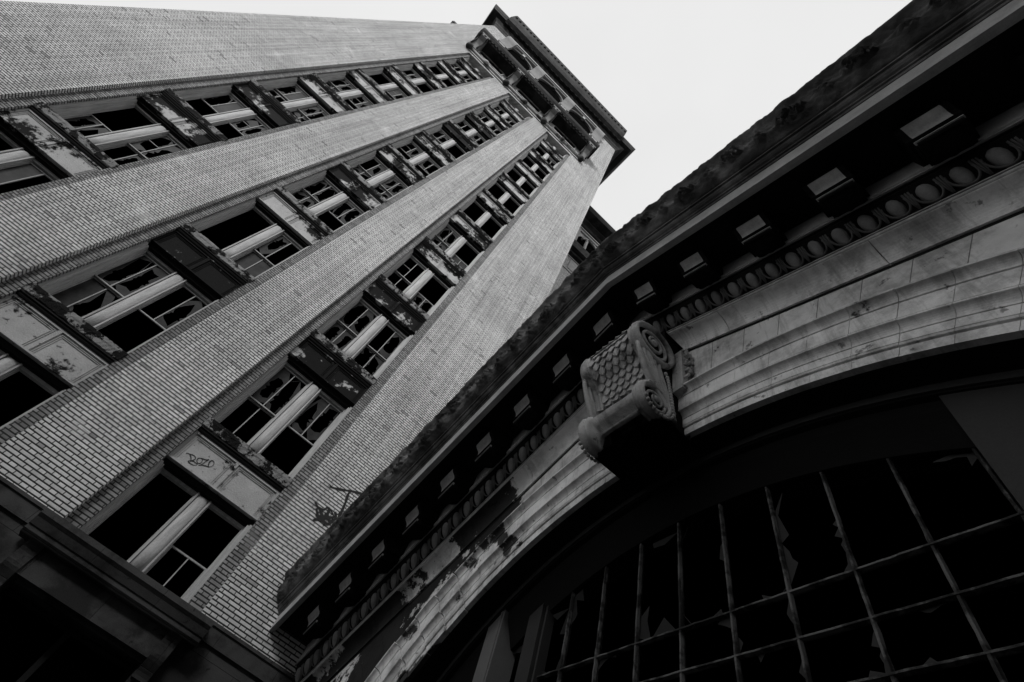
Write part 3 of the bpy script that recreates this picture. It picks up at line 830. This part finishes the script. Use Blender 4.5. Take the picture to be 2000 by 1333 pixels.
# modillions
def modillion(yc):
    def T(x, dy, z): return (x, yc + dy, z + rk(yc) - SL * (1 if yc > YA else -1) * dy)
    def ext(b, prof, hw):
        b.loft([[T(x, d, z) for x, z in prof] for d in (-hw, hw)], closed=True)
    body = MB()
    # side outline of the bracket: scroll under a cap
    pr = [(2.403, 6.998), (2.13, 6.998), (2.125, 6.70), (2.10, 6.64), (2.105, 6.56)]
    for t in np.linspace(0, 1, 9): pr.append((2.12 + 0.28 * t, 6.55 - 0.03 * math.sin(math.pi * t) + 0.15 * t))
    pr.append((2.403, 6.72))
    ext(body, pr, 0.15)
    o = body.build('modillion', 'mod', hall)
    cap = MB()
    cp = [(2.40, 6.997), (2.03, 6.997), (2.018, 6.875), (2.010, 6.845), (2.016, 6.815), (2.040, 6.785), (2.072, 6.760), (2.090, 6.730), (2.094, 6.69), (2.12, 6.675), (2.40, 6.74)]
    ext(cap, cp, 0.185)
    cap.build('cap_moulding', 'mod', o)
    fc = MB(); fp = [(x - .006, z) for x, z in cp[3:9]]; fc.loft([[T(x, d, z) for x, z in fp] for d in (-.135, .135)], closed=False, smooth=True); fc.build('lit_face', 'mod_front', o)  # thin plate in the lit tone, painting light onto the front
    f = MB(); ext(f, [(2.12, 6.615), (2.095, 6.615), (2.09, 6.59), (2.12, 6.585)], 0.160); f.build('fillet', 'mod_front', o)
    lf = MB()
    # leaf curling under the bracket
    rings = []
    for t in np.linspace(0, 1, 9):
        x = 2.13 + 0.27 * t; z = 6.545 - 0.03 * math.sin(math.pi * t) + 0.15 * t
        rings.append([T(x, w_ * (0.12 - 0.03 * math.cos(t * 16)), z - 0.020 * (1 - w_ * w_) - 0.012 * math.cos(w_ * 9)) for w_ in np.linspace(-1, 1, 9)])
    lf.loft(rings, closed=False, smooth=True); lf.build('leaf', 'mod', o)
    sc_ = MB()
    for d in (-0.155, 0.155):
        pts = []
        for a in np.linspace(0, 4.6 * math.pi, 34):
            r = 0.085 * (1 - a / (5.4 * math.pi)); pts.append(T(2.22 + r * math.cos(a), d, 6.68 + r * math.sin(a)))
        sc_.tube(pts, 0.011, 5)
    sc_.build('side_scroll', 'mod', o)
    return o
k = 0
while True:
    y = YA + 0.39 + 0.78 * k
    if y > Y1 - 0.2: break
    modillion(y); k += 1
k = 0
while True:
    y = YA - 0.39 - 0.78 * k
    if y < Y0 + 0.2: break
    modillion(y); k += 1

# keystone console ---------------------------------------------------------
KY0, KY1 = 2.14, 3.06
def kfront():
    P = []
    U = (2.28, 5.43); L = (2.335, 4.39)
    for a in np.linspace(math.radians(55), math.radians(248), 17): P.append((U[0] + .32 * math.cos(a), U[1] + .32 * math.sin(a)))
    P += [(2.225, 5.03), (2.275, 4.93), (2.305, 4.82), (2.315, 4.72), (2.30, 4.64)]
    for a in np.linspace(math.radians(105), math.radians(280), 12): P.append((L[0] + .215 * math.cos(a), L[1] + .215 * math.sin(a)))
    return P
KF = kfront()
b = MB()
cross = [(0.0, -0.03), (0.0, 0.0), (0.02, 0.024), (0.055, 0.032), (0.085, 0.018), (0.098, -0.006), (0.112, 0.014), (0.135, 0.014), (0.15, -0.014), (0.165, -0.02)]
KW = KY1 - KY0
cs = cross + [(KW * q, -0.02 ) for q in (.25, .35, .45, .55, .65, .75)] + [(KW - a, h) for a, h in cross[::-1]]
rings = []
def nrm(P, i):
    a, c_ = P[max(i - 1, 0)], P[min(i + 1, len(P) - 1)]
    t = Vector((c_[0] - a[0], c_[1] - a[1])).normalized()
    return Vector((t.y, -t.x)) * (1 if True else 1)
KN = []
for i in range(len(KF)):
    nv = nrm(KF, i)
    # outward = away from the wall
    cpt = Vector((2.6, 4.9)); 
    if (Vector(KF[i]) - cpt).dot(nv) < 0: nv = -nv
    KN.append(nv)
for i, p in enumerate(KF):
    low = i - (len(KF) - 12)                       # position along the lower scroll
    rg = []
    for d, h in cs:
        mid = 0.16 < d < KW - 0.16
        hh = h
        if mid and low >= 4: hh = h - min(0.17, 0.085 * (low - 3))
        hh += 0.007 * noise.noise(Vector((p[0] * 14, d * 14, p[1] * 14))) + 0.006 * noise.noise(Vector((p[0] * 40, d * 40, p[1] * 40)))
        rg.append((p[0] + KN[i].x * hh, KY0 + d, p[1] + KN[i].y * hh))
    rings.append(rg)
b.loft(rings, closed=False, caps=False, smooth=True)
back = [(2.90, 4.18), (2.90, 5.93), (2.42, 5.93)]
side = [(p[0] + 0.0, p[1]) for p in KF]
poly = side + [(2.82, 4.20), (2.82, 5.95), (2.42, 5.95)]

for y, y2 in ((KY0, KY0 + .05), (KY1, KY1 - .05)):
    b.loft([[(p[0] + KN[i].x * -.03, yy, p[1] + KN[i].y * -.03) for i, p in enumerate(KF)] for yy in (y, y2)], closed=False)
nP = len(poly)
bx = [(x, y, z) for y in (KY0, KY1) for x, z in poly[len(side) - 1:] + [poly[0]]]
kk = len(bx) // 2
key = b.build('keystone_console', 'key', hall)
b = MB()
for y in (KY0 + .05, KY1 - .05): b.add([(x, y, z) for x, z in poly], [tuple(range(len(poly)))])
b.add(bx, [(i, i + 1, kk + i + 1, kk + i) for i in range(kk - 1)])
b.build('cheek', 'mod', key)  # soot and shade both put into the cheek and underside colour
# overlapping scales
b = MB()
acc = [0.0]
for i in range(1, len(KF)): acc.append(acc[-1] + math.hypot(KF[i][0] - KF[i - 1][0], KF[i][1] - KF[i - 1][1]))
def kat(s):
    s = max(0, min(acc[-1] - 1e-6, s))
    for i in range(1, len(acc)):
        if acc[i] >= s:
            t = (s - acc[i - 1]) / (acc[i] - acc[i - 1] + 1e-9)
            p = [KF[i - 1][a] * (1 - t) + KF[i][a] * t for a in (0, 1)]
            nv = (KN[i - 1] * (1 - t) + KN[i] * t).normalized()
            return p, nv
row = 0; s = 0.16
while s < 1.72:
    cnt = 6 if row % 2 == 0 else 5
    for c_ in range(cnt):
        yc = (KY0 + KY1) / 2 + (c_ - (cnt - 1) / 2) * 0.108
        V = []; NU, NW = 5, 7
        for a in range(NU + 1):
            ts = a / NU
            ss = s + ts * 0.150
            p, nv = kat(ss)
            wd = 0.056 * math.sqrt(max(0.02, 1 - max(0, (ts - 0.45) / 0.56) ** 2))
            for q in range(NW + 1):
                wq = -1 + 2 * q / NW
                hgt = -0.018 + 0.046 * ts * (1 - 0.15 * wq * wq) + 0.004 * (1 - abs(wq))
                V.append((p[0] + nv.x * hgt, yc + wd * wq, p[1] + nv.y * hgt))
        F = [(a * (NW + 1) + q, a * (NW + 1) + q + 1, (a + 1) * (NW + 1) + q + 1, (a + 1) * (NW + 1) + q) for a in range(NU) for q in range(NW)]
        b.add(V, F, True)
        # lower edge thickness
        E = [V[NU * (NW + 1) + q] for q in range(NW + 1)]
        pe, ne = kat(s + 0.150)
        E2 = [(pe[0] - ne.x * 0.02, e[1], pe[1] - ne.y * 0.02) for e in E]
        b.add(E + E2, [(q, q + 1, NW + 1 + q + 1, NW + 1 + q) for q in range(NW)])
    s += 0.088; row += 1
b.build('scales', 'key', key)
# spirals and flutes on both cheeks
b = MB()
for y, sgn in ((KY0 + .045, -1), (KY1 - .045, 1)):
    pts = []
    for a in np.linspace(0, 4.4 * math.pi, 60):
        r = 0.235 * (1 - a / (5.0 * math.pi)) ; ang = math.radians(-70) + a
        pts.append((2.27 + r * math.cos(ang), y + sgn * (0.004 + 0.03 * a / 14), 5.44 + r * math.sin(ang)))
    b.tube(pts, [0.026 * (1 - 0.5 * i / 60) for i in range(60)], 7)
    b.ball((2.27, y + sgn * 0.03, 5.44), 0.05, 0.03, 0.05)
    pts = []
    for a in np.linspace(0, 4.2 * math.pi, 60):
        r = 0.150 * (1 - a / (4.8 * math.pi)); ang = math.radians(10) - a
        pts.append((2.335 + r * math.cos(ang), y + sgn * (0.004 + 0.03 * a / 14), 4.39 + r * math.sin(ang)))
    b.tube(pts, [0.019 * (1 - 0.5 * i / 60) for i in range(60)], 7)
    b.ball((2.335, y + sgn * 0.03, 4.39), 0.04, 0.03, 0.04)
    for j in range(5):
        o_ = j * 0.085
        pts = [(2.03 + o_ * 1.0 + 0.50 * t ** 1.3 * (1 - .12 * j), y + sgn * 0.008, 5.18 - 0.01 * j - 0.80 * t - 0.05 * math.sin(3.1 * t)) for t in np.linspace(0, 1, 14)]
        b.tube(pts, [0.034 - 0.008 * math.cos(6.28 * t) for t in np.linspace(0, 1, 14)], 6)
    for (cx_, cz_), R_, tr in (((2.28, 5.43), .305, .034), ((2.335, 4.39), .20, .028)):
        rg = []
        for a in np.linspace(0, 2 * math.pi, 41)[:-1]:
            c_ = Vector((cx_ + R_ * math.cos(a), y + sgn * .012, cz_ + R_ * math.sin(a))); d_ = Vector((math.cos(a), 0, math.sin(a)))
            rg.append([c_ + d_ * (tr * math.cos(q)) + Vector((0, tr * 1.5 * math.sin(q), 0)) for q in np.linspace(0, 2 * math.pi, 9)[:-1]])
        b.loft(rg, closed=True, wrap=True, smooth=True)
b.build('volutes', 'key', key)
# beaded rope wrapping the lower volute
b = MB()
for y in (KY0 - 0.012, KY1 + 0.012):
    for t in np.linspace(0, 1, 15):
        b.ball((2.44 + 0.12 * t ** .6, y, 4.95 - 0.62 * t), 0.024, 0.02, 0.022, 8, 6)
    for a in np.linspace(0, -150, 12):
        b.ball((2.35 + .215 * math.cos(math.radians(a)), y, 4.37 + .215 * math.sin(math.radians(a))), 0.024, 0.02, 0.022, 8, 6)
b.build('beading', 'key', key)
b = MB()                                                   # leafy back plate
b.box(2.62, 2.82, 2.05, 3.15, 4.85, 5.62)
rr = random.Random(2)
for k in range(34):
    z = 4.85 + rr.random() * .75; x = 2.64 + rr.random() * .15
    for y in (2.05, 3.15):
        b.tube([(x, y, z), (x + .02, y + (0.03 if y > 3 else -.03), z + .05), (x + .05, y, z + .11 * rr.random() + .03)], [.012, .02, .008], 6)
b.build('back_plate', 'key', key)

# the great window ---------------------------------------------------------
xw = 3.40
def zhead(y, r=5.11):
    d = r * r - (y - AC[0]) ** 2
    return AC[1] + math.sqrt(max(0.01, d))
rr = random.Random(4)
b = MB()                                                    # curved head bar of the sash
b.tube([(xw, AC[0] + 5.07 * math.cos(t), AC[1] + 5.07 * math.sin(t)) for t in np.linspace(math.radians(60), math.radians(117), 40)], 0.02, 5)
W = b.build('great_window', 'void', hall)
for k in range(-1, 10):
    y = 0.78 + 0.498 * k
    if not 0.2 < y < 5.0: continue
    gw = MB(); rings = []
    for z in np.linspace(GZ, zhead(y), 60):
        xa, ya = xw + rr.uniform(-.003, .003), y + rr.uniform(-.0012, .0012)
        q = rr.uniform(.85, 1.15)
        rings.append([(xa - .03, ya - .008, z), (xa - .03, ya + .008, z), (xa, ya + .017 * q, z), (xa + .04, ya, z), (xa, ya - .017 * q, z)])
    gw.loft(rings, closed=True); gw.build('mullion', 'steel', W)
for z in (2.765, 2.415, 2.07, 1.72, 1.37, 1.02, .67, .32, -.03, -.4, -.8, -1.2):
    gh = MB(); rings = []
    for y in np.linspace(0.24, 5.2, 70):
        xa, za = xw + rr.uniform(-.003, .003), z + rr.uniform(-.0012, .0012); q = rr.uniform(.8, 1.15)
        rings.append([(xa - .034, y, za + .007), (xa - .034, y, za - .007), (xa, y, za - .012 * q), (xa + .03, y, za), (xa, y, za + .012 * q)])
    gh.loft(rings, closed=True); gh.build('glazing_bar', 'steel', W)
gs = MB()
zr = [2.765, 2.415, 2.07, 1.72, 1.37]
for k in range(-1, 9):
    ya, yb_ = 0.78 + .498 * k, 0.78 + .498 * (k + 1)
    if ya < 0.24: ya = 0.24
    cells = [(zr[i + 1], zr[i]) for i in range(4)] + [(2.765, zhead((ya + yb_) / 2) - .1)]
    for z0, z1 in cells:
        if rr.random() < .38: continue
        inn, out = jag(None, ya + .01, yb_ - .01, z0 + .01, z1 - .01, rr, rr.uniform(.82, 1.08))
        K_ = len(inn); keep = [rr.random() < .42 for _ in range(6)]
        for q in range(K_):
            if not keep[q * 6 // K_]: continue
            q2 = (q + 1) % K_
            gs.add([(xw + .01, *inn[q]), (xw + .01, *inn[q2]), (xw + .01, *out[q2]), (xw + .01, *out[q])], [(0, 1, 2, 3)])
gs.build('glass_shards', 'glass_dim', W)
b = MB(); b.box(3.16, 3.60, -2.95, 0.245, GZ, 4.2); b.build('boarded_panel', 'pier_dim', W)
b = MB(); b.box(3.15, 3.45, 5.19, 5.46, GZ, 4.1); b.box(3.14, 3.15, 5.22, 5.25, GZ, 4.1); b.build('window_pier', 'pier', W)
b = MB(); b.box(3.30, 3.45, 4.66, 4.88, GZ, 4.1); b.box(3.33, 3.45, 4.60, 4.63, GZ, 4.1); b.build('inner_pier', 'pier_dim', W)
b = MB(); b.box(3.35, 3.60, 5.461, 8.1, GZ, 4.2); b.build('side_panel', 'soffit', W)
# black hall interior
b = MB()
b.box(9.0, 9.2, Y0, Y1, GZ, 8); b.box(3.2, 9.0, Y0, Y0 + .2, GZ, 7); b.box(3.2, 9.0, Y1 - .2, Y1 - .001, GZ, 7); b.box(3.6, 9.0, Y0 + .2, Y1 - .2, 4.9, 5.0)
b.build('interior', 'void', hall)
